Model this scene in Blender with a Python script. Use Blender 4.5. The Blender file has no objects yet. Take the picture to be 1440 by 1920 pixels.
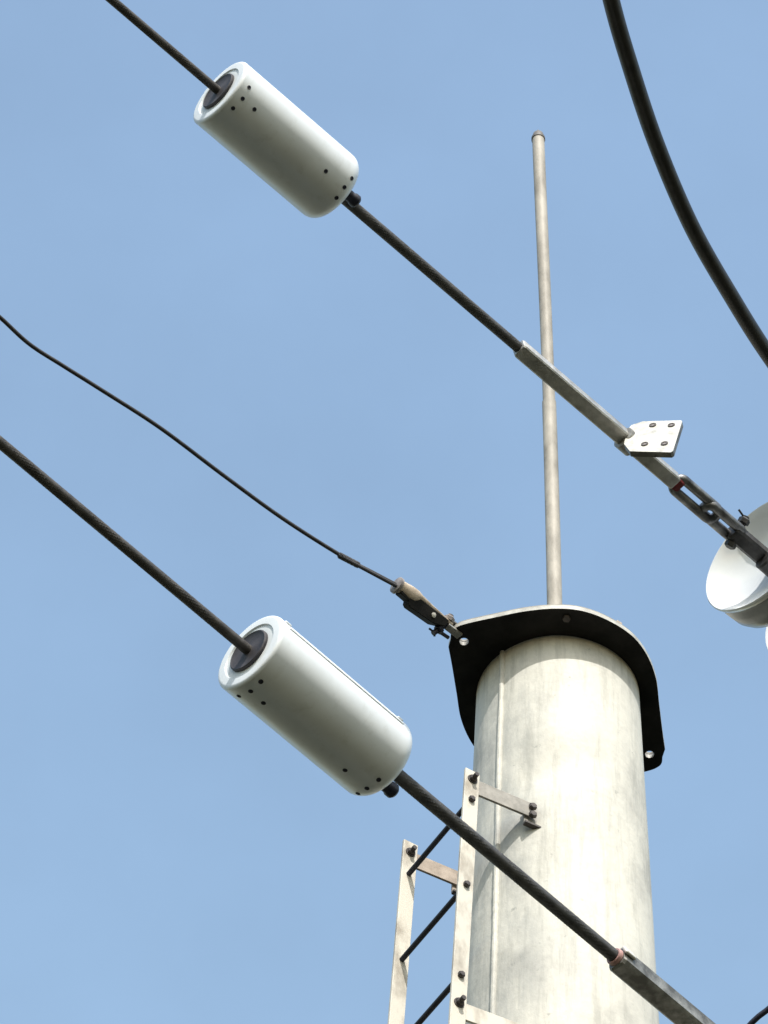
import bpy, bmesh, math, random
from mathutils import Vector, Matrix, noise
random.seed(4)
PI = math.pi
scene = bpy.context.scene
COL = scene.collection

# ------------------------------------------------------------------ camera
F_PX, W_PX, H_PX = 6500.0, 1440.0, 1920.0
PITCH = math.radians(52.6)
ROLL = math.asin(0.0563)
EYE = Vector((0, 0, 1.6))
FWD = Vector((0, math.cos(PITCH), math.sin(PITCH)))
R0 = Vector((1, 0, 0)); U0 = Vector((0, -math.sin(PITCH), math.cos(PITCH)))
RGT = R0 * math.cos(ROLL) + U0 * math.sin(ROLL)
UPV = U0 * math.cos(ROLL) - R0 * math.sin(ROLL)

def ray(u, v): return FWD + RGT * ((u - 720) / F_PX) + UPV * ((960 - v) / F_PX)
def at(u, v, depth): return EYE + ray(u, v) * depth
def at_z(u, v, z):
    d = ray(u, v); return EYE + d * ((z - EYE.z) / d.z)
def at_plane(u, v, p, n):
    d = ray(u, v); return EYE + d * ((p - EYE).dot(n) / d.dot(n))
def proj(P):
    q = P - EYE; d = q.dot(FWD)
    return (720 + F_PX * q.dot(RGT) / d, 960 - F_PX * q.dot(UPV) / d)
def z_for_v(x, y, v, lo=0.0, hi=30.0):
    for _ in range(60):
        m = (lo + hi) / 2
        if proj(Vector((x, y, m)))[1] > v: lo = m
        else: hi = m
    return (lo + hi) / 2

cam_d = bpy.data.cameras.new('camera'); cam = bpy.data.objects.new('camera', cam_d); COL.objects.link(cam)
cam_d.sensor_fit = 'VERTICAL'; cam_d.sensor_height = 24.0; cam_d.sensor_width = 18.0
cam_d.lens = 24.0 * F_PX / H_PX
cam_d.clip_start = 0.1; cam_d.clip_end = 6000
M = Matrix((RGT, UPV, -FWD)).transposed().to_4x4(); M.translation = EYE
cam.matrix_world = M
scene.camera = cam

# ------------------------------------------------------------------ materials
def new_mat(name):
    m = bpy.data.materials.new(name); m.use_nodes = True
    nt = m.node_tree; return m, nt, nt.nodes['Principled BSDF']
def coords(nt, scale=(1, 1, 1)):
    tc = nt.nodes.new('ShaderNodeTexCoord'); mp = nt.nodes.new('ShaderNodeMapping')
    mp.inputs['Scale'].default_value = scale
    nt.links.new(tc.outputs['Object'], mp.inputs['Vector']); return mp.outputs['Vector']
def noise_tex(nt, vec, scale, detail=6, rough=0.6):
    n = nt.nodes.new('ShaderNodeTexNoise'); n.inputs['Scale'].default_value = scale
    n.inputs['Detail'].default_value = detail; n.inputs['Roughness'].default_value = rough
    nt.links.new(vec, n.inputs['Vector']); return n.outputs['Fac']
def ramp(nt, fac, stops):
    r = nt.nodes.new('ShaderNodeValToRGB'); e = r.color_ramp.elements
    while len(e) < len(stops): e.new(0.5)
    for i, (p, c) in enumerate(stops): e[i].position = p; e[i].color = (*c, 1)
    nt.links.new(fac, r.inputs['Fac']); return r.outputs['Color']
def mixc(nt, a, b, fac, mode='MIX'):
    m = nt.nodes.new('ShaderNodeMix'); m.data_type = 'RGBA'; m.blend_type = mode
    nt.links.new(a, m.inputs[6]); nt.links.new(b, m.inputs[7])
    if isinstance(fac, float): m.inputs[0].default_value = fac
    else: nt.links.new(fac, m.inputs[0])
    return m.outputs[2]
def bump(nt, b, h, strength, dist=0.002):
    n = nt.nodes.new('ShaderNodeBump'); n.inputs['Strength'].default_value = strength
    n.inputs['Distance'].default_value = dist
    nt.links.new(h, n.inputs['Height']); nt.links.new(n.outputs['Normal'], b.inputs['Normal'])

def mottled(name, c0, c1, scale=20, rough=0.6, metal=0.0, stretch=(1, 1, 1), bmp=0.3, lo=0.35, hi=0.65, spec=0.4):
    m, nt, b = new_mat(name)
    v = coords(nt, stretch)
    f = noise_tex(nt, v, scale)
    nt.links.new(ramp(nt, f, [(lo, c0), (hi, c1)]), b.inputs['Base Color'])
    b.inputs['Roughness'].default_value = rough; b.inputs['Metallic'].default_value = metal
    b.inputs['Specular IOR Level'].default_value = spec
    if bmp: bump(nt, b, noise_tex(nt, v, scale * 6), bmp)
    return m

MAT = {}
SEAM_DIR = (math.sin(math.radians(-45)), -math.cos(math.radians(-45)), 0)   # where the pole's weld seam runs
# galvanised pole: cream zinc with streaks, grey stains and fine scratches
m, nt, b = new_mat('galvanised pole')
v1 = coords(nt, (1, 1, 0.7)); v2 = coords(nt, (1, 1, 1)); v3 = coords(nt, (1, 1, 0.09))
big = ramp(nt, noise_tex(nt, v1, 4.2, 9, 0.62), [(0.30, (0.43, 0.42, 0.385)), (0.45, (0.58, 0.565, 0.51)), (0.62, (0.645, 0.625, 0.56))])
streak = ramp(nt, noise_tex(nt, v3, 24, 10, 0.72), [(0.36, (0.70, 0.705, 0.70)), (0.5, (1, 1, 1))])
col = mixc(nt, big, streak, 0.7, 'MULTIPLY')
spots = ramp(nt, noise_tex(nt, v2, 21, 10, 0.75), [(0.29, (0.42, 0.44, 0.45)), (0.38, (1, 1, 1))])
col = mixc(nt, col, spots, 0.8, 'MULTIPLY')
vor = nt.nodes.new('ShaderNodeTexVoronoi'); vor.inputs['Scale'].default_value = 70
nt.links.new(v2, vor.inputs['Vector'])
spang = ramp(nt, vor.outputs['Color'], [(0.1, (0.90, 0.90, 0.90)), (0.9, (1, 1, 1))])
col = mixc(nt, col, spang, 0.7, 'MULTIPLY')
# grime held along the weld seam
sep = nt.nodes.new('ShaderNodeVectorMath'); sep.operation = 'MULTIPLY'; sep.inputs[1].default_value = (1, 1, 0)
nt.links.new(v2, sep.inputs[0])
nrm = nt.nodes.new('ShaderNodeVectorMath'); nrm.operation = 'NORMALIZE'; nt.links.new(sep.outputs[0], nrm.inputs[0])
dot = nt.nodes.new('ShaderNodeVectorMath'); dot.operation = 'DOT_PRODUCT'; dot.inputs[1].default_value = SEAM_DIR
nt.links.new(nrm.outputs[0], dot.inputs[0])
mr = nt.nodes.new('ShaderNodeMapRange'); mr.inputs['From Min'].default_value = 0.80; mr.inputs['From Max'].default_value = 0.985
nt.links.new(dot.outputs['Value'], mr.inputs['Value'])
gn = nt.nodes.new('ShaderNodeMapRange'); gn.inputs['From Min'].default_value = 0.42; gn.inputs['From Max'].default_value = 0.62
nt.links.new(noise_tex(nt, coords(nt, (1.0, 1.0, 0.22)), 13, 10, 0.7), gn.inputs['Value'])
mu = nt.nodes.new('ShaderNodeMath'); mu.operation = 'MULTIPLY'; nt.links.new(mr.outputs['Result'], mu.inputs[0]); nt.links.new(gn.outputs['Result'], mu.inputs[1])
gr = nt.nodes.new('ShaderNodeRGB'); gr.outputs[0].default_value = (0.27, 0.28, 0.275, 1)
mu2 = nt.nodes.new('ShaderNodeMath'); mu2.operation = 'MULTIPLY'; mu2.inputs[1].default_value = 0.5; nt.links.new(mu.outputs[0], mu2.inputs[0])
col = mixc(nt, col, gr.outputs[0], mu2.outputs[0])
nt.links.new(col, b.inputs['Base Color'])
b.inputs['Roughness'].default_value = 0.6; b.inputs['Specular IOR Level'].default_value = 0.2
bump(nt, b, noise_tex(nt, v1, 7, 8, 0.6), 0.6, 0.012)
MAT['pole'] = m
MAT['plate'] = mottled('dark weathered shaded plate', (0.006, 0.006, 0.006), (0.024, 0.022, 0.021), 9, 0.75, 0, spec=0.2)
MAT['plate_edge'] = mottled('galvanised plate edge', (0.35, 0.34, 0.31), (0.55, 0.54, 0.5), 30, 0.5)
MAT['galv'] = mottled('galvanised rail', (0.28, 0.245, 0.20), (0.58, 0.545, 0.475), 15, 0.6, 0, (1, 1, 0.45), lo=0.3, hi=0.52)
MAT['galv_grey'] = mottled('weathered grey bracket', (0.20, 0.19, 0.17), (0.34, 0.32, 0.29), 22, 0.65)
MAT['galv_tan'] = mottled('tan weathered bracket', (0.26, 0.21, 0.17), (0.42, 0.35, 0.29), 22, 0.65)
MAT['rod'] = mottled('weathered rod', (0.21, 0.19, 0.16), (0.40, 0.37, 0.32), 16, 0.6, 0, (1, 1, 0.35), lo=0.33, hi=0.62)
MAT['rod_tip'] = mottled('dark rod tip', (0.10, 0.09, 0.085), (0.2, 0.19, 0.18), 30, 0.6)
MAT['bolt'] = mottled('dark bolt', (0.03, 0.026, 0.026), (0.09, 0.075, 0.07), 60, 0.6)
MAT['bolt_grey'] = mottled('grey bolt', (0.16, 0.14, 0.14), (0.30, 0.27, 0.26), 60, 0.5)  # even grey metal for nuts, bolt ends and the clamp mouth
MAT['rung'] = mottled('dark rung', (0.010, 0.012, 0.022), (0.024, 0.026, 0.04), 40, 0.6)
MAT['wire'] = mottled('weathered conductor', (0.042, 0.040, 0.042), (0.09, 0.084, 0.082), 40, 0.55)
MAT['armour'] = mottled('armour rods', (0.045, 0.045, 0.049), (0.095, 0.094, 0.096), 40, 0.55)
MAT['thin'] = mottled('earth wire', (0.020, 0.020, 0.025), (0.046, 0.045, 0.050), 40, 0.6)
MAT['black'] = mottled('black cable', (0.012, 0.011, 0.012), (0.028, 0.025, 0.025), 30, 0.45)
MAT['rubber'] = mottled('black rubber', (0.022, 0.02, 0.024), (0.05, 0.045, 0.05), 30, 0.6)
MAT['knob'] = mottled('dark blue knob', (0.006, 0.007, 0.018), (0.012, 0.013, 0.03), 30, 0.5)
MAT['clamp'] = mottled('aluminium clamp', (0.30, 0.295, 0.28), (0.52, 0.51, 0.485), 26, 0.56, 0.8, bmp=0.4)
MAT['clamp_old_shade'] = mottled('stained clamp and pad shade', (0.13, 0.125, 0.115), (0.36, 0.35, 0.325), 20, 0.55, 0.7, bmp=0.5, lo=0.4, hi=0.66)
MAT['pad'] = mottled('bright aluminium pad', (0.40, 0.39, 0.36), (0.60, 0.585, 0.54), 34, 0.45, 0.1, bmp=0.3, lo=0.32, hi=0.52)
MAT['red'] = mottled('red paint mark', (0.09, 0.006, 0.01), (0.2, 0.014, 0.018), 40, 0.6)
MAT['pink'] = mottled('pink sealing ring', (0.35, 0.20, 0.19), (0.5, 0.3, 0.28), 40, 0.6)
MAT['fitting'] = mottled('dark steel fitting', (0.014, 0.014, 0.016), (0.05, 0.047, 0.046), 30, 0.5)
MAT['fitting_galv'] = mottled('galvanised fitting', (0.07, 0.07, 0.075), (0.26, 0.26, 0.265), 22, 0.42, 0.7)  # even galvanised tone for the oval link and shackle bow
MAT['wedge'] = mottled('tan wedge clamp', (0.36, 0.29, 0.22), (0.56, 0.47, 0.38), 40, 0.6)
MAT['shaded_glaze'] = mottled('shaded porcelain glaze', (0.20, 0.21, 0.225), (0.30, 0.315, 0.33), 12, 0.25, 0, bmp=0)  # this grey carries the shade on the backs of the white bells
MAT['cement'] = mottled('grey cap', (0.2, 0.2, 0.2), (0.32, 0.32, 0.32), 30, 0.6)
# white sensor plastic, very slightly dirty
m, nt, b = new_mat('white sensor plastic')
v = coords(nt)
base = ramp(nt, noise_tex(nt, v, 7, 8, 0.65), [(0.3, (0.66, 0.69, 0.715)), (0.6, (0.725, 0.76, 0.79))])
dirt = ramp(nt, noise_tex(nt, coords(nt, (1, 1, 0.5)), 24, 10, 0.7), [(0.30, (0.80, 0.79, 0.76)), (0.46, (1, 1, 1))])
nt.links.new(mixc(nt, base, dirt, 0.6, 'MULTIPLY'), b.inputs['Base Color'])
rr = nt.nodes.new('ShaderNodeMapRange'); rr.inputs['To Min'].default_value = 0.25; rr.inputs['To Max'].default_value = 0.45
nt.links.new(noise_tex(nt, v, 12, 6), rr.inputs['Value']); nt.links.new(rr.outputs['Result'], b.inputs['Roughness'])
b.inputs['Specular IOR Level'].default_value = 0.5
MAT['white'] = m
m, nt, b = new_mat('pale end ring')
v = coords(nt)
nt.links.new(ramp(nt, noise_tex(nt, v, 9, 6), [(0.3, (0.58, 0.61, 0.62)), (0.7, (0.66, 0.69, 0.70))]), b.inputs['Base Color'])
b.inputs['Roughness'].default_value = 0.45
MAT['ring'] = m
m, nt, b = new_mat('white porcelain')
v = coords(nt)
nt.links.new(ramp(nt, noise_tex(nt, v, 6, 6), [(0.3, (0.62, 0.635, 0.65)), (0.65, (0.73, 0.745, 0.755))]), b.inputs['Base Color'])
b.inputs['Roughness'].default_value = 0.15
MAT['porcelain'] = m
m, nt, b = new_mat('ground soil and grass')
v = coords(nt)
g1 = ramp(nt, noise_tex(nt, v, 0.15, 10, 0.65), [(0.35, (0.022, 0.028, 0.014)), (0.5, (0.034, 0.034, 0.023)), (0.7, (0.052, 0.047, 0.036))])
nt.links.new(g1, b.inputs['Base Color']); b.inputs['Roughness'].default_value = 1.0; b.inputs['Specular IOR Level'].default_value = 0.05
MAT['ground'] = m

# ------------------------------------------------------------------ mesh helpers
def frame(axis, hint=Vector((0, 0, 1))):
    a = axis.normalized()
    if abs(a.dot(hint)) > 0.98: hint = Vector((1, 0, 0))
    x = (hint - a * hint.dot(a)).normalized(); y = a.cross(x)
    return a, x, y

def lathe(bm, origin, axis, prof, n=48, hint=Vector((0, 0, 1)), caps=(False, False)):
    a, x, y = frame(axis, hint)
    rings = []
    for t, r in prof:
        c = origin + a * t
        if r < 1e-5: rings.append([bm.verts.new(c)])
        else: rings.append([bm.verts.new(c + (x * math.cos(2 * PI * k / n) + y * math.sin(2 * PI * k / n)) * r) for k in range(n)])
    for A, B in zip(rings, rings[1:]):
        for k in range(n):
            k2 = (k + 1) % n
            if len(A) == 1 and len(B) == 1: continue
            if len(A) == 1: bm.faces.new((A[0], B[k2], B[k]))
            elif len(B) == 1: bm.faces.new((A[k], A[k2], B[0]))
            else: bm.faces.new((A[k], A[k2], B[k2], B[k]))
    if caps[0] and len(rings[0]) > 1: bm.faces.new(rings[0][::-1])
    if caps[1] and len(rings[-1]) > 1: bm.faces.new(rings[-1])

def cyl(bm, p0, p1, r, r1=None, n=20):
    L = (p1 - p0).length; r1 = r if r1 is None else r1
    lathe(bm, p0, p1 - p0, [(0, r), (L, r1)], n, caps=(True, True))

def hexbolt(bm, p, axis, r, h, n=6, chamfer=0.25):
    lathe(bm, p, axis, [(0, r), (h * (1 - chamfer), r), (h, r * 0.8)], n, caps=(True, True))

def box(bm, c, ax, ay, az, hx, hy, hz):
    vs = [bm.verts.new(c + ax * (sx * hx) + ay * (sy * hy) + az * (sz * hz)) for sx in (-1, 1) for sy in (-1, 1) for sz in (-1, 1)]
    for f in ((0, 1, 3, 2), (4, 6, 7, 5), (0, 4, 5, 1), (2, 3, 7, 6), (0, 2, 6, 4), (1, 5, 7, 3)):
        bm.faces.new([vs[i] for i in f])

def tube(bm, pts, r, n=16, caps=True, lobes=0, amp=0.0, pitch=0.3, closed=False):
    """swept tube; r may be a list; lobes/amp give twisted strands"""
    N = len(pts); rings = []
    prev = None; s = 0
    for i, p in enumerate(pts):
        if closed: t = pts[(i + 1) % N] - pts[(i - 1) % N]
        else: t = pts[min(i + 1, N - 1)] - pts[max(i - 1, 0)]
        t.normalize()
        if prev is None: _, x, _ = frame(t)
        else: x = (prev - t * prev.dot(t)).normalized()
        prev = x; y = t.cross(x)
        if i: s += (p - pts[i - 1]).length
        rr = r[i] if isinstance(r, list) else r
        ring = []
        for k in range(n):
            th = 2 * PI * k / n
            q = rr
            if lobes: q = rr * (1 - amp + amp * abs(math.cos(lobes / 2 * (th + 2 * PI * s / pitch))))
            ring.append(bm.verts.new(p + (x * math.cos(th) + y * math.sin(th)) * q))
        rings.append(ring)
    pairs = list(zip(rings, rings[1:]))
    if closed: pairs.append((rings[-1], rings[0]))
    for A, B in pairs:
        for k in range(n):
            k2 = (k + 1) % n; bm.faces.new((A[k], A[k2], B[k2], B[k]))
    if caps and not closed: bm.faces.new(rings[0][::-1]); bm.faces.new(rings[-1])

def spline(pts, n=10):
    out = []
    P = [pts[0] * 2 - pts[1]] + pts + [pts[-1] * 2 - pts[-2]]
    for i in range(1, len(P) - 2):
        for k in range(n):
            t = k / n; a, b, c, d = P[i - 1], P[i], P[i + 1], P[i + 2]
            out.append(0.5 * ((2 * b) + (c - a) * t + (2 * a - 5 * b + 4 * c - d) * t * t + (3 * b - a - 3 * c + d) * t ** 3))
    out.append(pts[-1].copy()); return out

def line(a, b, step):
    n = max(2, int((b - a).length / step)); return [a.lerp(b, i / n) for i in range(n + 1)]

def plate_mesh(bm, outer, holes, n, thick):
    """flat plate: outer and holes are loops of points in one plane, extruded along n by thick"""
    edges = []; loops = []
    for lp in [outer] + holes:
        vs = [bm.verts.new(p) for p in lp]; loops.append(vs)
        for i in range(len(vs)): edges.append(bm.edges.new((vs[i], vs[(i + 1) % len(vs)])))
    g = bmesh.ops.triangle_fill(bm, use_beauty=True, use_dissolve=False, edges=edges)
    faces = [f for f in g['geom'] if isinstance(f, bmesh.types.BMFace)]
    ex = bmesh.ops.extrude_face_region(bm, geom=faces, use_keep_orig=True)
    bmesh.ops.translate(bm, verts=[v for v in ex['geom'] if isinstance(v, bmesh.types.BMVert)], vec=n * thick)

def root(name, loc, label, cat, group=None):
    o = bpy.data.objects.new(name, None); COL.objects.link(o); o.location = loc; o.empty_display_size = 0.1
    o['label'] = label; o['category'] = cat
    if group: o['group'] = group
    return o
def world_loc(o):
    p = Vector(o.location)
    while o.parent: o = o.parent; p += o.location
    return p
def build(name, bm, mat, parent=None, loc=None, bevel=0.0, smooth=35, mat2=None):
    base = world_loc(parent) if parent else Vector((0, 0, 0))
    if loc is None: loc = base.copy()
    bmesh.ops.recalc_face_normals(bm, faces=bm.faces[:])
    bmesh.ops.translate(bm, verts=bm.verts[:], vec=-loc)
    me = bpy.data.meshes.new(name); bm.to_mesh(me); bm.free()
    me.materials.append(MAT[mat])
    if mat2: me.materials.append(MAT[mat2])
    for p in me.polygons: p.use_smooth = True
    me.set_sharp_from_angle(angle=math.radians(smooth))
    o = bpy.data.objects.new(name, me); COL.objects.link(o)
    o.location = loc - base
    if parent: o.parent = parent
    if bevel:
        md = o.modifiers.new('bevel', 'BEVEL'); md.width = bevel; md.segments = 2; md.limit_method = 'ANGLE'; md.angle_limit = math.radians(40)
    return o
def tag(o, label, cat, group=None):
    o['label'] = label; o['category'] = cat
    if group: o['group'] = group
    return o
B = bmesh.new
UPZ = Vector((0, 0, 1))

# ------------------------------------------------------------------ ground
bm = B()
S = 3000; n = 24
gv = [[bm.verts.new((-S + 2 * S * i / n, -S + 2 * S * j / n, 0)) for j in range(n + 1)] for i in range(n + 1)]
for i in range(n):
    for j in range(n): bm.faces.new((gv[i][j], gv[i + 1][j], gv[i + 1][j + 1], gv[i][j + 1]))
g = build('ground', bm, 'ground'); g['kind'] = 'structure'

# ------------------------------------------------------------------ the steel pole
TOP = at(1046, 1310, 10.83)               # axis of the pole at the underside of its crown plate
ZP = TOP.z; AX, AY = TOP.x, TOP.y
RT, TAPER = 0.255, 0.0145
def pole_r(z): return RT + TAPER * (ZP - z)
pole = root('steel_pole', Vector((AX, AY, 0)), 'thick cream galvanised round steel pole with a black crown plate on top', 'pole')
def pole_bump(ang, z):
    """local dents: the wall is pulled in around the welded ladder lug, plus slight rolling waves"""
    h = ZP - z
    a = (ang - DENT_A + PI) % (2 * PI) - PI
    d = -0.011 * math.exp(-((a * 0.26 - 0.05) / 0.11) ** 2 - ((h - 0.62 + a * 0.10) / 0.085) ** 2)
    d += 0.007 * math.exp(-((a * 0.26 - 0.05) / 0.12) ** 2 - ((h - 0.44) / 0.08) ** 2)
    d -= 0.004 * math.exp(-((a * 0.26 + 0.01) / 0.05) ** 2 - ((h - 0.66) / 0.05) ** 2)
    d += 0.0016 * noise.noise(Vector((math.cos(ang) * 1.6, math.sin(ang) * 1.6, z * 1.7)))
    return d
DENT_A = -PI / 2 - math.radians(14)
bm = B()
zs = [i * (ZP - 2.6) / 30 for i in range(31)] + [ZP - 2.6 + 2.6 * i / 150 for i in range(1, 151)]
NS = 200; rings = []
for z in zs:
    ring = []
    for k in range(NS):
        an = 2 * PI * k / NS; rr = pole_r(z) + (pole_bump(an, z) if z > ZP - 2.6 else 0)
        ring.append(bm.verts.new((AX + math.cos(an) * rr, AY + math.sin(an) * rr, z)))
    rings.append(ring)
for A, C in zip(rings, rings[1:]):
    for k in range(NS): bm.faces.new((A[k], A[(k + 1) % NS], C[(k + 1) % NS], C[k]))
bm.faces.new(rings[-1])
build('shaft', bm, 'pole', pole)
def pole_hit(u, v):
    d = ray(u, v); p = EYE.copy(); t = 5.0
    while t < 20:
        q = EYE + d * t
        if math.hypot(q.x - AX, q.y - AY) < pole_r(q.z): return q
        t += 0.002
    return None
q = pole_hit(938, 1400)
PHS = math.atan2(q.y - AY, q.x - AX)
bm = B()
pts = []
z = ZP - 0.002
while z > 1.0:
    j = 0.0005 * noise.noise(Vector((z * 9, 0, 0)))
    rr = pole_r(z) + 0.001 + (pole_bump(PHS, z) if z > ZP - 2.6 else 0)
    pts.append(Vector((AX + math.cos(PHS + j * 4) * rr, AY + math.sin(PHS + j * 4) * rr, z))); z -= 0.010
tube(bm, pts, [0.0088 + 0.0016 * noise.noise(Vector((p.z * 7, 3, 0))) + 0.0016 * noise.noise(Vector((p.z * 60, 9, 0))) for p in pts], 10)
build('weld_seam', bm, 'pole', pole)

# crown plate: a rounded plate with two opposite ears, each with a bolt hole
def pl(u, v): return at_z(u, v, ZP)
vis = [(845, 1198), (846, 1186), (853, 1178), (872, 1170), (930, 1157), (985, 1146), (1040, 1141), (1090, 1145), (1140, 1163), (1185, 1192),
       (1213, 1228), (1230, 1272), (1236, 1320), (1242, 1370), (1247, 1405)]
half = [p - TOP for p in spline([pl(*p) for p in vis], 6)]
outer = [TOP + p for p in half] + [TOP - p for p in half]
hole_c = pl(870, 1203) - TOP
def ring_pts(c, r, n=24): return [c + Vector((math.cos(2 * PI * k / n), math.sin(2 * PI * k / n), 0)) * r for k in range(n)]
holes = [ring_pts(TOP + hole_c, 0.0145), ring_pts(TOP - hole_c, 0.0145)]
bm = B(); plate_mesh(bm, outer, holes, UPZ, 0.016)
cp = build('crown_plate', bm, 'plate', pole, mat2='plate_edge')
for p in cp.data.polygons:               # near-black underside holds shade and weathering; edges and top are bare galvanised steel
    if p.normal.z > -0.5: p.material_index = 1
bm = B()
hb = pl(1062, 1158)
hexbolt(bm, hb, -UPZ, 0.013, 0.012)
build('bolt', bm, 'bolt', cp, loc=hb)
# rolled collar between pole and plate, and low cap parts on top of the plate
bm = B()
up_ = Vector((0, 0, 0.019))
plate_mesh(bm, [TOP + (p - TOP) * 0.985 + up_ for p in outer], [[p + up_ for p in h] for h in holes], UPZ, 0.008)
lathe(bm, Vector((AX, AY, ZP + 0.0275)), UPZ, [(0, 0.07), (0.09, 0.055)], 32, caps=(True, True))
build('cap', bm, 'galv_grey', pole)
bm = B()
a = at_z(1000, 1146, ZP + 0.034)
dx_ = at_z(1020, 1142, ZP + 0.034) - a; dx_.normalize()
box(bm, a + dx_ * 0.005, dx_, UPZ.cross(dx_), UPZ, 0.032, 0.012, 0.006)
build('strap', bm, 'galv', pole, bevel=0.0015)
bm = B()
a = at_z(1156, 1172, ZP + 0.033)
box(bm, a, Vector((0.8, 0.6, 0)), Vector((-0.6, 0.8, 0)), UPZ, 0.010, 0.015, 0.005)
build('strap', bm, 'galv_tan', pole, bevel=0.0015)

# ------------------------------------------------------------------ lightning rod
def at_y(u, v, y):
    d = ray(u, v); return EYE + d * ((y - EYE.y) / d.y)
rod_b = Vector((AX, AY, ZP + 0.02))
rod_b.x = at_y(1042, 1150, AY).x
rod_t = at_y(1011, 246, AY)
rod = root('lightning_rod', rod_b, 'tall slim weathered lightning rod rising upright from the crown plate', 'lightning rod')
sc = (F_PX / (rod_t - EYE).dot(FWD), F_PX / (rod_b - EYE).dot(FWD))
ra, rb = 11.5 / sc[0], 15.0 / sc[1]
rdir = rod_t - rod_b; RL = rdir.length
jt = None
lo, hi = 0.0, 1.0
for _ in range(40):
    mid = (lo + hi) / 2
    if proj(rod_b.lerp(rod_t, mid))[1] > 755: lo = mid
    else: hi = mid
jt = lo
bend = lambda t: Vector((0.006 * math.sin(PI * t * 1.3), 0, 0))
bm = B(); pts = [rod_b.lerp(rod_t, jt * i / 16) + bend(jt * i / 16) for i in range(17)]
tube(bm, pts, [rb + (ra - rb) * jt * 0.9 * i / 16 for i in range(17)], 24)
build('lower_tube', bm, 'rod', rod)
bm = B(); te = 1 - 0.055 / RL * 1.2
pts = [rod_b.lerp(rod_t, jt - 0.004 + (te - jt + 0.004) * i / 16) + bend(jt + (te - jt) * i / 16) for i in range(17)]
r_j = rb + (ra - rb) * jt
tube(bm, pts, [r_j * 0.885 + (ra - r_j * 0.885) * i / 16 for i in range(17)], 24)
build('upper_tube', bm, 'rod', rod)
bm = B()
p0 = pts[-1] - rdir.normalized() * 0.001
lathe(bm, p0, rdir, [(0, ra * 1.12), (0.014, ra * 1.12), (0.018, ra * 0.95), (0.04, ra * 0.85), (0.056, ra * 0.45), (0.07, ra * 0.2), (0.075, 0)], 20, caps=(True, False))
build('tip', bm, 'rod_tip', rod)

# ------------------------------------------------------------------ ladder beside the pole
NL = Vector((-0.88, -0.476, 0)).normalized()     # out of the pole towards the ladder
ML = Vector((-NL.y, NL.x, 0)); ML = ML if ML.x > 0 else -ML   # along the rungs
OUT, HALF, MOFF = 0.409, 0.1725, -0.0025
LEAN = 0.03
def rail_pt(side, z, out=OUT):
    o = out + LEAN * (z_rt - z)
    return Vector((AX, AY, z)) + NL * o + ML * (side * HALF + MOFF)
z_rt = 0
tmp = Vector((AX, AY, 0)) + NL * OUT + ML * (HALF + MOFF)
z_rt = z_for_v(tmp.x, tmp.y, 1447)
tmp = Vector((AX, AY, 0)) + NL * OUT - ML * (HALF - MOFF)
z_lt = z_for_v(tmp.x, tmp.y, 1581)
print('ladder tops', z_rt, z_lt, 'pole top', ZP, 'proj', proj(rail_pt(1, z_rt)), proj(rail_pt(-1, z_lt)))
z_bot = z_rt - 3.2
lad = root('climbing_ladder', Vector((AX, AY, z_bot)) + NL * OUT, 'narrow pale steel ladder with thin dark rungs bolted to the side of the pole', 'ladder')
UPL = (rail_pt(1, 10) - rail_pt(1, 9)).normalized(); NP = ML.cross(UPL).normalized()
rails = {}
for side, zt in ((1, z_rt), (-1, z_lt)):
    bm = B(); a, b2 = rail_pt(side, z_bot), rail_pt(side, zt)
    box(bm, (a + b2) / 2, NP, ML, UPL, 0.024, 0.005, (b2 - a).length / 2)
    rails[side] = build('rail', bm, 'galv', lad, bevel=0.0015)
rung_v = [1503, 1668, 1838]
r1 = rail_pt(1, z_rt)
zr = [z_for_v(r1.x, r1.y, v) for v in rung_v]
stp = (zr[0] - zr[2]) / 2
print('rung step', stp)
for i in range(6):
    z = zr[0] - i * stp
    a = rail_pt(-1, z) + ML * 0.0; b2 = rail_pt(1, z)
    bm = B(); cyl(bm, a - ML * 0.012, b2 + ML * 0.012, 0.0082, n=14)
    rg = build('rung', bm, 'rung', lad, smooth=50)
    for p, d in ((b2, 1),):
        bm = B(); hexbolt(bm, p + ML * 0.005, ML, 0.0105, 0.012)
        build('nut', bm, 'bolt', rg, loc=p)
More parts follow.
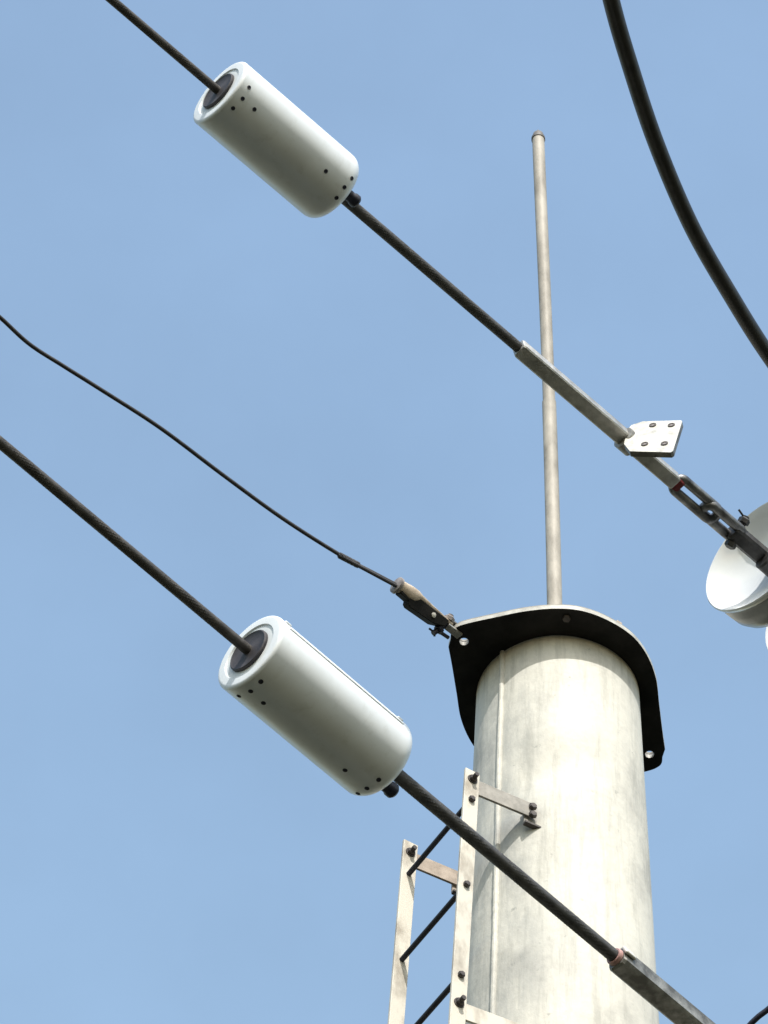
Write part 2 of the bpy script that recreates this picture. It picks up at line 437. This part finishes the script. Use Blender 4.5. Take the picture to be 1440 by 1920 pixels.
def bracket(side, z, mat, tone):
    """flat bar bolted to the rail, running to a lug welded on the pole"""
    phi = math.radians(-15.0 if side > 0 else -99.0)
    en = Vector((AX + math.sin(phi) * (pole_r(z) - 0.006), AY - math.cos(phi) * (pole_r(z) - 0.006), z - 0.030))
    stt = rail_pt(side, z) - ML * 0.0095; stt.z = z - 0.010
    bd_ = (stt - en).normalized(); bn = UPZ.cross(bd_); bn = bn if bn.dot(ML) > 0 else -bn
    ca = en + bd_ * 0.04; cb = stt + bd_ * 0.018
    bm = B()
    box(bm, (ca + cb) / 2, bd_, bn, UPZ, (cb - ca).length / 2, 0.004, 0.030)
    br = build('bracket', bm, mat, lad, bevel=0.0015)
    lc = en + bd_ * 0.028 + Vector((0, 0, -0.010))
    bm = B(); box(bm, lc - bn * 0.0095, bd_, bn, UPZ, 0.030, 0.005, 0.044)
    lg = build('lug', bm, tone, br, bevel=0.0015)
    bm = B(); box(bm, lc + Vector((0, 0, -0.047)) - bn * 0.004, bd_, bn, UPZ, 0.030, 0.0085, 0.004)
    build('angle', bm, 'bolt', br, bevel=0.001)  # dark strip painted in for the shade under the lug
    for dz in (0.014, -0.020):
        p = lc + bn * 0.0045 + Vector((0, 0, dz + 0.006)) + bd_ * 0.008
        bm = B(); hexbolt(bm, p, bn, 0.0125, 0.012); build('bolt', bm, 'bolt', br, loc=p)
    p = rail_pt(side, z) + ML * 0.005
    bm = B(); lathe(bm, p, ML, [(0, 0.016), (0.003, 0.016)], 18, caps=(True, True)); hexbolt(bm, p + ML * 0.003, ML, 0.0125, 0.010); cyl(bm, p + ML * 0.012, p + ML * 0.027, 0.0075, n=12)
    build('bolt', bm, 'bolt', br, loc=p)
zb1 = z_for_v(r1.x, r1.y, 1464)
r1b = rail_pt(1, zb1 - 1.0)
zb2 = z_for_v(r1b.x, r1b.y, 1882)
l1 = rail_pt(-1, z_lt); zl1 = z_for_v(l1.x, l1.y, 1601)
bracket(1, zb1, 'galv_grey', 'galv_grey'); bracket(1, zb2, 'galv', 'galv')
bracket(-1, zl1, 'galv_tan', 'galv_tan'); bracket(-1, zl1 - (zb1 - zb2), 'galv_tan', 'galv_tan')

# ------------------------------------------------------------------ conductors
K = 0.875
Z1 = at(530, 268, 9.4 * K).z
Z2 = at(600, 1330, 8.0 * K).z
def on1(u): return at_z(u, 650 + (u - 970) * 650 / 760, Z1)
def on2(u): return at_z(u, 830 + u * 970 / 1160, Z2)
print('Z', ZP, Z1, Z2)

def conductor(pL, p_s0, p_s1, pR, r_thin, r_thick, label, name):
    d = (p_s1 - p_s0).normalized()
    o = root(name, p_s0, label, 'power cable', 'bare conductors carrying sensors')
    bm = B(); far = pL - d * 14
    far.z += 0.25
    tube(bm, [far, pL - d * 0.6], r_thin * 0.96, 24)
    tube(bm, line(pL - d * 0.6, p_s0 + d * 0.06, 0.006), r_thin, 40, lobes=14, amp=0.14, pitch=0.26)
    build('bare_strand', bm, 'wire', o)
    bm = B()
    tube(bm, line(p_s1 - d * 0.06, pR, 0.006), r_thick, 44, lobes=16, amp=0.13, pitch=0.30)
    build('armour_rods', bm, 'armour', o)
    return o
s1a, s1b = on1(410), on1(634)
s2a, s2b = on2(467), on2(725)
c1 = conductor(on1(200), s1a, s1b, on1(985), 0.0122 * K, 0.0160 * K, 'bare upper conductor running from top edge down to the clamp with the bolted pad', 'conductor_cable')
c2 = conductor(on2(-20), s2a, s2b, on2(1170), 0.0130 * K, 0.0172 * K, 'bare lower conductor crossing in front of the pole from the left edge', 'conductor_cable')

# ------------------------------------------------------------------ line sensors
def cyl_hit(u, v, o, d, r):
    rd = ray(u, v); w = EYE - o
    a_ = rd - d * rd.dot(d); b_ = w - d * w.dot(d)
    A, Bq, C = a_.dot(a_), 2 * a_.dot(b_), b_.dot(b_) - r * r
    disc = Bq * Bq - 4 * A * C
    if disc < 0: disc = 0
    t = (-Bq - math.sqrt(disc)) / (2 * A)
    return EYE + rd * t
def sensor(a, b2, R, screws, knob_px, label, ridge):
    d = (b2 - a).normalized(); L = (b2 - a).length
    o = root('line_sensor', a, label, 'line sensor', 'white cylinder sensors on conductors')
    bm = B()
    prof = [(0.012, R * 0.72), (0.002, R * 0.725), (0.0, R * 0.74), (0.0, R * 0.90)]
    for k in range(1, 9):
        th = k / 8 * PI / 2; prof.append((0.009 - 0.009 * math.cos(th), R * 0.90 + (R * 0.10) * math.sin(th)))
    prof += [(0.1, R), (L * 0.5, R), (L - 0.04, R)]
    for k in range(1, 11):
        th = k / 10 * PI / 2; prof.append((L - 0.036 + 0.036 * math.sin(th), R - 0.036 * (1 - math.cos(th))))
    prof += [(L, R * 0.3), (L - 0.004, 0.02)]
    lathe(bm, a, d, prof, 96)
    build('housing', bm, 'white', o, smooth=50)
    bm = B()
    lathe(bm, a, d, [(0.02, R * 0.45), (0.003, R * 0.46), (0.002, R * 0.5), (0.0035, R * 0.728), (0.02, R * 0.735)], 64)
    build('end_ring', bm, 'ring', o)
    bm = B()
    lathe(bm, a, d, [(0.008, R * 0.555), (-0.003, R * 0.55), (-0.005, R * 0.52), (-0.003, R * 0.48), (-0.001, R * 0.25), (-0.003, R * 0.15), (-0.003, 0.006)], 56)
    build('rubber_bushing', bm, 'rubber', o)
    for u, v in screws:
        p = cyl_hit(u, v, a, d, R * 0.997)
        t = (p - a).dot(d)
        if t > L - 0.036:
            th = min(1, (t - (L - 0.036)) / 0.036); rr = R - 0.036 * (1 - math.sqrt(max(0, 1 - th * th)))
        else: rr = R
        ax = a + d * t; nrm = (p - ax).normalized()
        if t > L - 0.036: nrm = (nrm + d * (0.9 * (t - L + 0.036) / 0.036)).normalized()
        q = ax + (p - ax).normalized() * (rr - 0.002)
        bm = B(); lathe(bm, q, nrm, [(0, 0.0053), (0.0026, 0.0053), (0.0032, 0.0042), (0.0020, 0.003), (0.0020, 0)], 12, caps=(True, False))
        build('screw', bm, 'knob', o, loc=q)
    # black antenna stub on the far end
    e = at_plane(*knob_px, b2 + d * 0.016, d)
    bm = B(); lathe(bm, e - d * 0.034, d, [(0, 0.014), (0.04, 0.014), (0.044, 0.0165), (0.055, 0.0165), (0.060, 0.012), (0.060, 0)], 18, caps=(True, False))
    build('antenna_stub', bm, 'knob', o, loc=e)
    if ridge:
        _, x, y = frame(d)
        bm = B()
        for ang, w, ang2 in ridge:
            rad = x * math.cos(ang) + y * math.sin(ang); tn = d.cross(rad)
            box(bm, a + d * (L * 0.5 - 0.012) + rad * (R - 0.001), d, tn, rad, L * 0.5 - 0.035, w, 0.0035)
            rad = x * math.cos(ang2) + y * math.sin(ang2); tn = d.cross(rad)
            box(bm, a + d * 0.024 + rad * (R - 0.002), d, tn, rad, 0.008, w * 1.4, 0.0055)
            box(bm, a + d * (L - 0.05) + rad * (R - 0.002), d, tn, rad, 0.007, w * 1.3, 0.005)
        build('closing_ridge', bm, 'white', o, bevel=0.002)
    return o
sensor(s1a, s1b, 0.1055 * K, [(467, 164), (455, 185), (437, 203), (477, 205), (611, 321), (660, 334), (646, 351), (631, 371)], (656, 368),
       'white cylindrical sensor on the upper conductor, dark underside, near the top', None)
SR2 = 0.104 * K
sensor(s2a, s2b, SR2, [(489, 1278), (470, 1296), (448, 1305), (494, 1318), (647, 1444), (710, 1462), (688, 1478), (671, 1488)], (724, 1473),
       'white cylindrical sensor with a lengthwise ridge on the lower conductor beside the pole', [(1.33, 0.0032, 1.10)])

# ------------------------------------------------------------------ upper tension clamp
D1 = (on1(1270) - on1(970)).normalized()
E2 = UPZ.cross(D1); E2 = E2 if E2.x > 0 else -E2          # horizontal, to the right
def dir_at(deg): return E2 * math.cos(math.radians(deg)) + UPZ * math.sin(math.radians(deg))
tc = root('tension_clamp', on1(970), 'silver square tension clamp with a flat bolted pad and red end mark', 'cable clamp', 'tension clamps on the conductors')
fl = dir_at(12); fd = dir_at(-78)
def bar(bm, a, b2, s, fl, fd, ch=0.18):
    d = (b2 - a).normalized(); rings = []
    prof = [(1, 1 - ch), (1 - ch, 1), (-(1 - ch), 1), (-1, 1 - ch), (-1, -(1 - ch)), (-(1 - ch), -1), (1 - ch, -1), (1, -(1 - ch))]
    L = (b2 - a).length
    for t, k in ((0, 0.88), (0.006, 1), (L - 0.006, 1), (L, 0.86)):
        rings.append([bm.verts.new(a + d * t + fl * (x * s * k) + fd * (y * s * k)) for x, y in prof])
    for A, C in zip(rings, rings[1:]):
        for k in range(8): bm.faces.new((A[k], A[(k + 1) % 8], C[(k + 1) % 8], C[k]))
    bm.faces.new(rings[0][::-1]); bm.faces.new(rings[-1])
bm = B(); bar(bm, on1(972), on1(1180), 0.0225 * K, fl, fd)
build('barrel', bm, 'clamp', tc, smooth=25)
bm = B(); bar(bm, on1(1178.5), on1(1266), 0.0215 * K, fl, fd)
build('end_bar', bm, 'clamp', tc, smooth=25)
bm = B(); bar(bm, on1(1261), on1(1275), 0.0190 * K, fl, fd)
build('red_mark', bm, 'red', tc, smooth=25)
# collar
bm = B(); ca = on1(1166)
lathe(bm, ca - fl * 0.0 + fd * 0.004, D1, [(0, 0.023), (0.003, 0.0305), (0.040, 0.0305), (0.044, 0.023)], 28, caps=(True, True))
build('collar', bm, 'clamp_old_shade', tc)
# pad: vertical-ish terminal plate
PN = Vector((-0.26, -0.90, 0.16)).normalized()
pc = on1(1181) + PN * 0.028
pads = [(1181, 846), (1170, 832), (1176, 806), (1184, 797), (1205, 790), (1277, 788), (1279, 790), (1262, 845), (1258, 848)]
outl = [at_plane(u, v, pc, PN) for u, v in pads]
hl = [(1224, 797.5), (1259, 797.5), (1209, 833), (1246, 832)]
px_ = PN.cross(UPZ).normalized(); pz_ = px_.cross(PN)
def ring_on(c, r, n=18): return [c + (px_ * math.cos(2 * PI * k / n) + pz_ * math.sin(2 * PI * k / n)) * r for k in range(n)]
hc = [at_plane(u, v, pc, PN) for u, v in hl]
bm = B(); plate_mesh(bm, outl, [], -PN, 0.0155)
pad = build('terminal_pad', bm, 'pad', tc, smooth=25, mat2='clamp_old_shade')
for p in pad.data.polygons:
    if p.normal.dot(PN) < 0.9: p.material_index = 1  # darker colour here stands in for shade on the pad's edges
for c in hc:
    bm = B(); lathe(bm, c + PN * 0.0005, PN, [(0, 0.0092), (0.002, 0.0092), (0.002, 0.0050), (0.0005, 0.0048)], 18)
    bo = build('bolt', bm, 'bolt', pad, loc=c)
    bm = B(); lathe(bm, c + PN * 0.0005, PN, [(0, 0.0055), (0.0008, 0.005), (0.0008, 0)], 14)
    build('bolt_end', bm, 'bolt_grey', bo, loc=c)

# ------------------------------------------------------------------ links to the insulator string
def oval_loop(a, b2, wdir, halfw, n=12):
    """closed race-track loop from a to b2"""
    d = (b2 - a).normalized(); pts = []
    for k in range(n + 1):
        th = PI / 2 + PI * k / n; pts.append(a + d * (halfw + halfw * math.cos(th)) + wdir * (halfw * math.sin(th)))
    for k in range(n + 1):
        th = -PI / 2 + PI * k / n; pts.append(b2 + d * (-halfw + halfw * math.cos(th)) + wdir * (halfw * math.sin(th)))
    return pts
w1 = dir_at(20)
bm = B(); tube(bm, oval_loop(on1(1266), on1(1342), w1, 0.0185), 0.0128, 14, closed=True)
tag(build('chain_link', bm, 'fitting_galv', None, loc=on1(1300)), 'long oval steel link hooked into the red marked clamp end', 'chain link')
sh = root('shackle', on1(1360), 'short dark shackle with a bolt, joining the oval link to the insulator', 'shackle')
w2 = dir_at(-2)
bm = B(); tube(bm, oval_loop(on1(1321), on1(1386), w2, 0.0180), 0.0132, 14, closed=True)
build('bow', bm, 'fitting_galv', sh)
bm = B(); pb = on1(1381); bd = dir_at(48)
cyl(bm, pb - bd * 0.036, pb + bd * 0.054, 0.0088, n=14)
hexbolt(bm, pb + bd * 0.034, bd, 0.0155, 0.015); hexbolt(bm, pb - bd * 0.028, -bd, 0.0155, 0.013)
build('bolt', bm, 'fitting', sh)
bm = B(); cp0 = pb + bd * 0.050
tube(bm, [cp0 - D1 * 0.026 + UPZ * 0.012, cp0 - D1 * 0.008, cp0 + D1 * 0.012], 0.003, 8)
build('split_pin', bm, 'fitting', sh)

# ------------------------------------------------------------------ insulator string
ic = on1(1424)
ins = root('insulator_string', ic, 'string of white porcelain bell insulators at the right edge, open side facing left', 'insulator')
bm = B()
bar(bm, on1(1372), on1(1424) + D1 * 0.06, 0.0215, dir_at(8), dir_at(-82), ch=0.35)
build('eye_bar', bm, 'fitting', ins, smooth=25)
bm = B(); e0 = on1(1424) + dir_at(-75) * 0.026
lathe(bm, e0 + D1 * 0.002, D1, [(0, 0.022), (0.004, 0.027), (0.05, 0.027), (0.055, 0.02)], 20, caps=(True, True))
build('socket', bm, 'fitting', ins)
RS = 0.181
for k in range(3):
    o0 = ic + D1 * (k * 0.232) - D1 * 0.004
    bm = B()
    prof = [(0.066, 0.02), (0.065, 0.045), (0.060, 0.075), (0.049, 0.108), (0.032, 0.138), (0.013, 0.160), (0.0, RS - 0.006), (-0.002, RS - 0.002), (0.002, RS + 0.001),
            (0.010, RS - 0.001), (0.018, RS - 0.008)]
    lathe(bm, o0, D1, prof, 96)
    dsc = build('bell', bm, 'porcelain', ins, smooth=40)
    bm = B()
    lathe(bm, o0, D1, [(0.016, RS - 0.012), (0.03, RS - 0.013), (0.045, RS - 0.007), (0.085, RS - 0.009), (0.105, RS - 0.018), (0.122, RS - 0.042), (0.130, 0.08), (0.134, 0.05)], 96)
    build('outer_skirt', bm, 'shaded_glaze', dsc, loc=o0, smooth=40)
    bm = B(); lathe(bm, o0, D1, [(0.130, 0.052), (0.137, 0.055), (0.165, 0.048), (0.185, 0.03), (0.2, 0.026), (0.29, 0.018)], 32, caps=(True, True))
    build('cap', bm, 'cement', dsc, loc=o0)

# ------------------------------------------------------------------ lower tension clamp
D2 = (on2(1160) - on2(700)).normalized()
F2 = UPZ.cross(D2); F2 = F2 if F2.x > 0 else -F2
def dir2(deg): return F2 * math.cos(math.radians(deg)) + UPZ * math.sin(math.radians(deg))
t2 = root('tension_clamp', on2(1150), 'stained grey tension clamp at the lower right corner with a pink sealing ring', 'cable clamp', 'tension clamps on the conductors')
bm = B(); bar(bm, on2(1156), on2(1390), 0.0270 * K, dir2(0), dir2(-90), ch=0.3)
build('barrel', bm, 'clamp_old_shade', t2, smooth=25)
bm = B(); lathe(bm, on2(1156) - D2 * 0.011, D2, [(0, 0.015), (0, 0.0185), (0.003, 0.020), (0.010, 0.020), (0.010, 0.015)], 32)
build('sealing_ring', bm, 'pink', t2)
bm = B(); box(bm, on2(1164) + dir2(25) * 0.026, D2, dir2(115), dir2(25), 0.016, 0.014, 0.004)
build('lip', bm, 'pad', t2, bevel=0.003)

# ------------------------------------------------------------------ earth wire and its wedge clamp
ew = [(-140, 490), (-60, 545), (0, 595), (55, 645), (120, 687), (190, 731), (300, 802), (420, 892), (530, 972), (640, 1042), (700, 1074), (742, 1096)]
P = spline([at_z(u, v, ZP + 0.008) for u, v in ew], 14)
P = [P[0] + (P[0] - P[8]).normalized() * 8] + P
eo = root('earth_wire', P[-1], 'thin dark wire sagging from the left edge to the crown plate', 'wire')
bm = B(); tube(bm, P, 0.0062, 12)
build('strand', bm, 'thin', eo)
g0 = at_z(636, 1041, ZP + 0.008); g1 = at_z(745, 1098, ZP + 0.008); gd = (g1 - g0).normalized(); gs = UPZ.cross(gd)
gs = gs if gs.x > 0 else -gs
gd3 = (gs * 0.4 - UPZ * 0.9).normalized()
bm = B()
tube(bm, [g0 + gd3 * 0.004 - gd * 0.005, g0 + gd3 * 0.007 + gd * 0.03, g0.lerp(g1, 0.5) + gd3 * 0.011, g1 + gd3 * 0.016], 0.0058, 10)
build('tail', bm, 'thin', eo)
bm = B()
tube(bm, line(g0, g0 + gd * 0.07, 0.004), 0.0105, 20, lobes=8, amp=0.3, pitch=0.05)
build('wrap', bm, 'thin', eo)

wc = root('wedge_clamp', g1, 'small tan and black wedge clamp holding the thin wire at the crown plate ear', 'cable clamp')
ear = at_z(853, 1180, ZP + 0.008)
wd = (ear - g1).normalized(); WL = (ear - g1).length
dnw = Vector((-0.35, 0.45, -0.82)); dnw = (dnw - wd * dnw.dot(wd)).normalized()   # the clamp's underside
vw = wd.cross(dnw)
if vw.y > 0: vw = -vw
upw = -dnw
bm = B(); lathe(bm, g1 - wd * 0.008, wd, [(0, 0.022), (0.003, 0.028), (0.012, 0.028), (0.015, 0.023)], 20, caps=(True, True))
build('mouth', bm, 'bolt_grey', wc)
bm = B()
st = [(0.004, 0.019, 0.021, 0.002), (0.045, 0.024, 0.025, 0.002), (0.068, 0.022, 0.025, 0.004), (0.085, 0.011, 0.021, 0.010), (0.13, 0.008, 0.017, 0.008), (WL - 0.02, 0.006, 0.013, 0.003)]
rings = []
for t, hu, hs, off in st:
    c = g1 + wd * t + upw * off
    rings.append([bm.verts.new(c + vw * (hs * math.copysign(abs(math.cos(2 * PI * k / 16)) ** 0.7, math.cos(2 * PI * k / 16))) + upw * (hu * math.copysign(abs(math.sin(2 * PI * k / 16)) ** 0.7, math.sin(2 * PI * k / 16)))) for k in range(16)])
for A, C in zip(rings, rings[1:]):
    for k in range(16): bm.faces.new((A[k], A[(k + 1) % 16], C[(k + 1) % 16], C[k]))
bm.faces.new(rings[0][::-1]); bm.faces.new(rings[-1])
build('shell', bm, 'wedge', wc)
bm = B()
cpts = [(0.012, 0.006), (0.075, -0.004), (WL - 0.04, -0.004), (WL - 0.045, 0.020), (WL - 0.085, 0.036), (0.062, 0.040), (0.052, 0.034), (0.05, 0.024), (0.014, 0.022)]
plate_mesh(bm, [g1 + wd * x + dnw * y - vw * 0.015 for x, y in cpts], [], vw, 0.034)
build('cheek', bm, 'plate', wc, bevel=0.002)
wp = g1 + wd * (WL * 0.60) + dnw * 0.014 + vw * 0.0185
bm = B(); lathe(bm, wp, vw, [(0, 0.008), (0.003, 0.008), (0.004, 0.006)], 12, caps=(True, True)); build('window_light', bm, 'pad', wc, loc=wp)  # bright disc stands in for light seen through a window in the cheek
bp = g1 + wd * (WL - 0.034)
bm = B(); hexbolt(bm, bp + upw * 0.010, upw, 0.0175, 0.015); cyl(bm, bp + upw * 0.022, bp + upw * 0.031, 0.009, n=12)
build('nut', bm, 'bolt_grey', wc)
tl = (dnw * 0.9 - wd * 0.45).normalized()
bm = B(); cyl(bm, bp, bp + tl * 0.062, 0.009, n=12); hexbolt(bm, bp + tl * 0.030, tl, 0.017, 0.014)
tube(bm, [bp + tl * 0.056 - wd * 0.022, bp + tl * 0.056, bp + tl * 0.068 + wd * 0.012], 0.0035, 8)
tube(bm, [bp + tl * 0.042 + wd * 0.012, bp + tl * 0.040 + wd * 0.045], 0.006, 8)
build('pin', bm, 'knob', wc)
bm = B(); box(bm, ear - wd * 0.006 - UPZ * 0.014, wd, wd.cross(UPZ), UPZ, 0.028, 0.012, 0.004)
box(bm, ear - wd * 0.006 + UPZ * 0.016, wd, wd.cross(UPZ), UPZ, 0.028, 0.012, 0.004)
build('tongue', bm, 'clamp_old_shade', wc, bevel=0.001)

# ------------------------------------------------------------------ jumper cables
jc = [(1075, -330, 7.4), (1112, -150, 7.55), (1146, 0, 7.7), (1178, 112, 7.8), (1230, 268, 7.95), (1297, 425, 8.1), (1375, 562, 8.25), (1445, 672, 8.4), (1540, 800, 8.6), (1660, 930, 8.8)]
bm = B(); tube(bm, spline([at(*p) for p in jc], 16), 0.0192, 28)
jo = build('jumper_cable', bm, 'black', None, loc=at(1230, 268, 7.95))
tag(jo, 'thick black cable curving down along the upper right edge', 'cable')
sc_ = [(1385, 1965, 8.6), (1400, 1930, 8.6), (1420, 1908, 8.6), (1445, 1888, 8.6), (1480, 1850, 8.6), (1500, 1790, 8.6)]
bm = B(); tube(bm, spline([at(*p) for p in sc_], 10), 0.0075, 14)
so = build('jumper_cable', bm, 'knob', None, loc=at(1420, 1908, 8.6))
tag(so, 'thin dark cable fragment in the bottom right corner', 'cable')

# ------------------------------------------------------------------ light
SUN_EL, SUN_AZ = math.radians(47), math.radians(11)      # azimuth measured right of straight behind the camera
sdir = Vector((math.sin(SUN_AZ) * math.cos(SUN_EL), -math.cos(SUN_AZ) * math.cos(SUN_EL), math.sin(SUN_EL)))
sd = bpy.data.lights.new('sun', 'SUN'); so_ = bpy.data.objects.new('sun', sd); COL.objects.link(so_)
sd.energy = 4.6; sd.angle = math.radians(0.53); sd.color = (1.0, 0.97, 0.91)
so_.rotation_euler = sdir.to_track_quat('Z', 'Y').to_euler()
so_.location = (6, -20, 30)
w = bpy.data.worlds.new('World'); scene.world = w; w.use_nodes = True
nt = w.node_tree; bg = nt.nodes['Background']
sky = nt.nodes.new('ShaderNodeTexSky'); sky.sky_type = 'NISHITA'; sky.sun_disc = False
sky.sun_elevation = SUN_EL
sky.sun_rotation = math.atan2(sdir.x, sdir.y)
sky.air_density = 2.0; sky.dust_density = 2.0; sky.ozone_density = 2.5
gain = nt.nodes.new('ShaderNodeVectorMath'); gain.operation = 'MULTIPLY'; gain.inputs[1].default_value = (1.64, 1.60, 1.54)
nt.links.new(sky.outputs['Color'], gain.inputs[0]); 
tcw = nt.nodes.new('ShaderNodeTexCoord')                 # very thin uneven high haze
hz = nt.nodes.new('ShaderNodeTexNoise'); hz.inputs['Scale'].default_value = 9; hz.inputs['Detail'].default_value = 6; hz.inputs['Roughness'].default_value = 0.55
nt.links.new(tcw.outputs['Generated'], hz.inputs['Vector'])
hr = nt.nodes.new('ShaderNodeMapRange'); hr.inputs['From Min'].default_value = 0.3; hr.inputs['From Max'].default_value = 0.7
hr.inputs['To Min'].default_value = 0.955; hr.inputs['To Max'].default_value = 1.05
nt.links.new(hz.outputs['Fac'], hr.inputs['Value'])
g2 = nt.nodes.new('ShaderNodeVectorMath'); g2.operation = 'SCALE'
nt.links.new(gain.outputs[0], g2.inputs[0]); nt.links.new(hr.outputs['Result'], g2.inputs['Scale'])
nt.links.new(g2.outputs[0], bg.inputs['Color'])
bg.inputs['Strength'].default_value = 0.15
scene.view_settings.view_transform = 'Standard'; scene.view_settings.look = 'None'; scene.view_settings.exposure = 0
scene.render.engine = 'CYCLES'
scene.cycles.max_bounces = 8
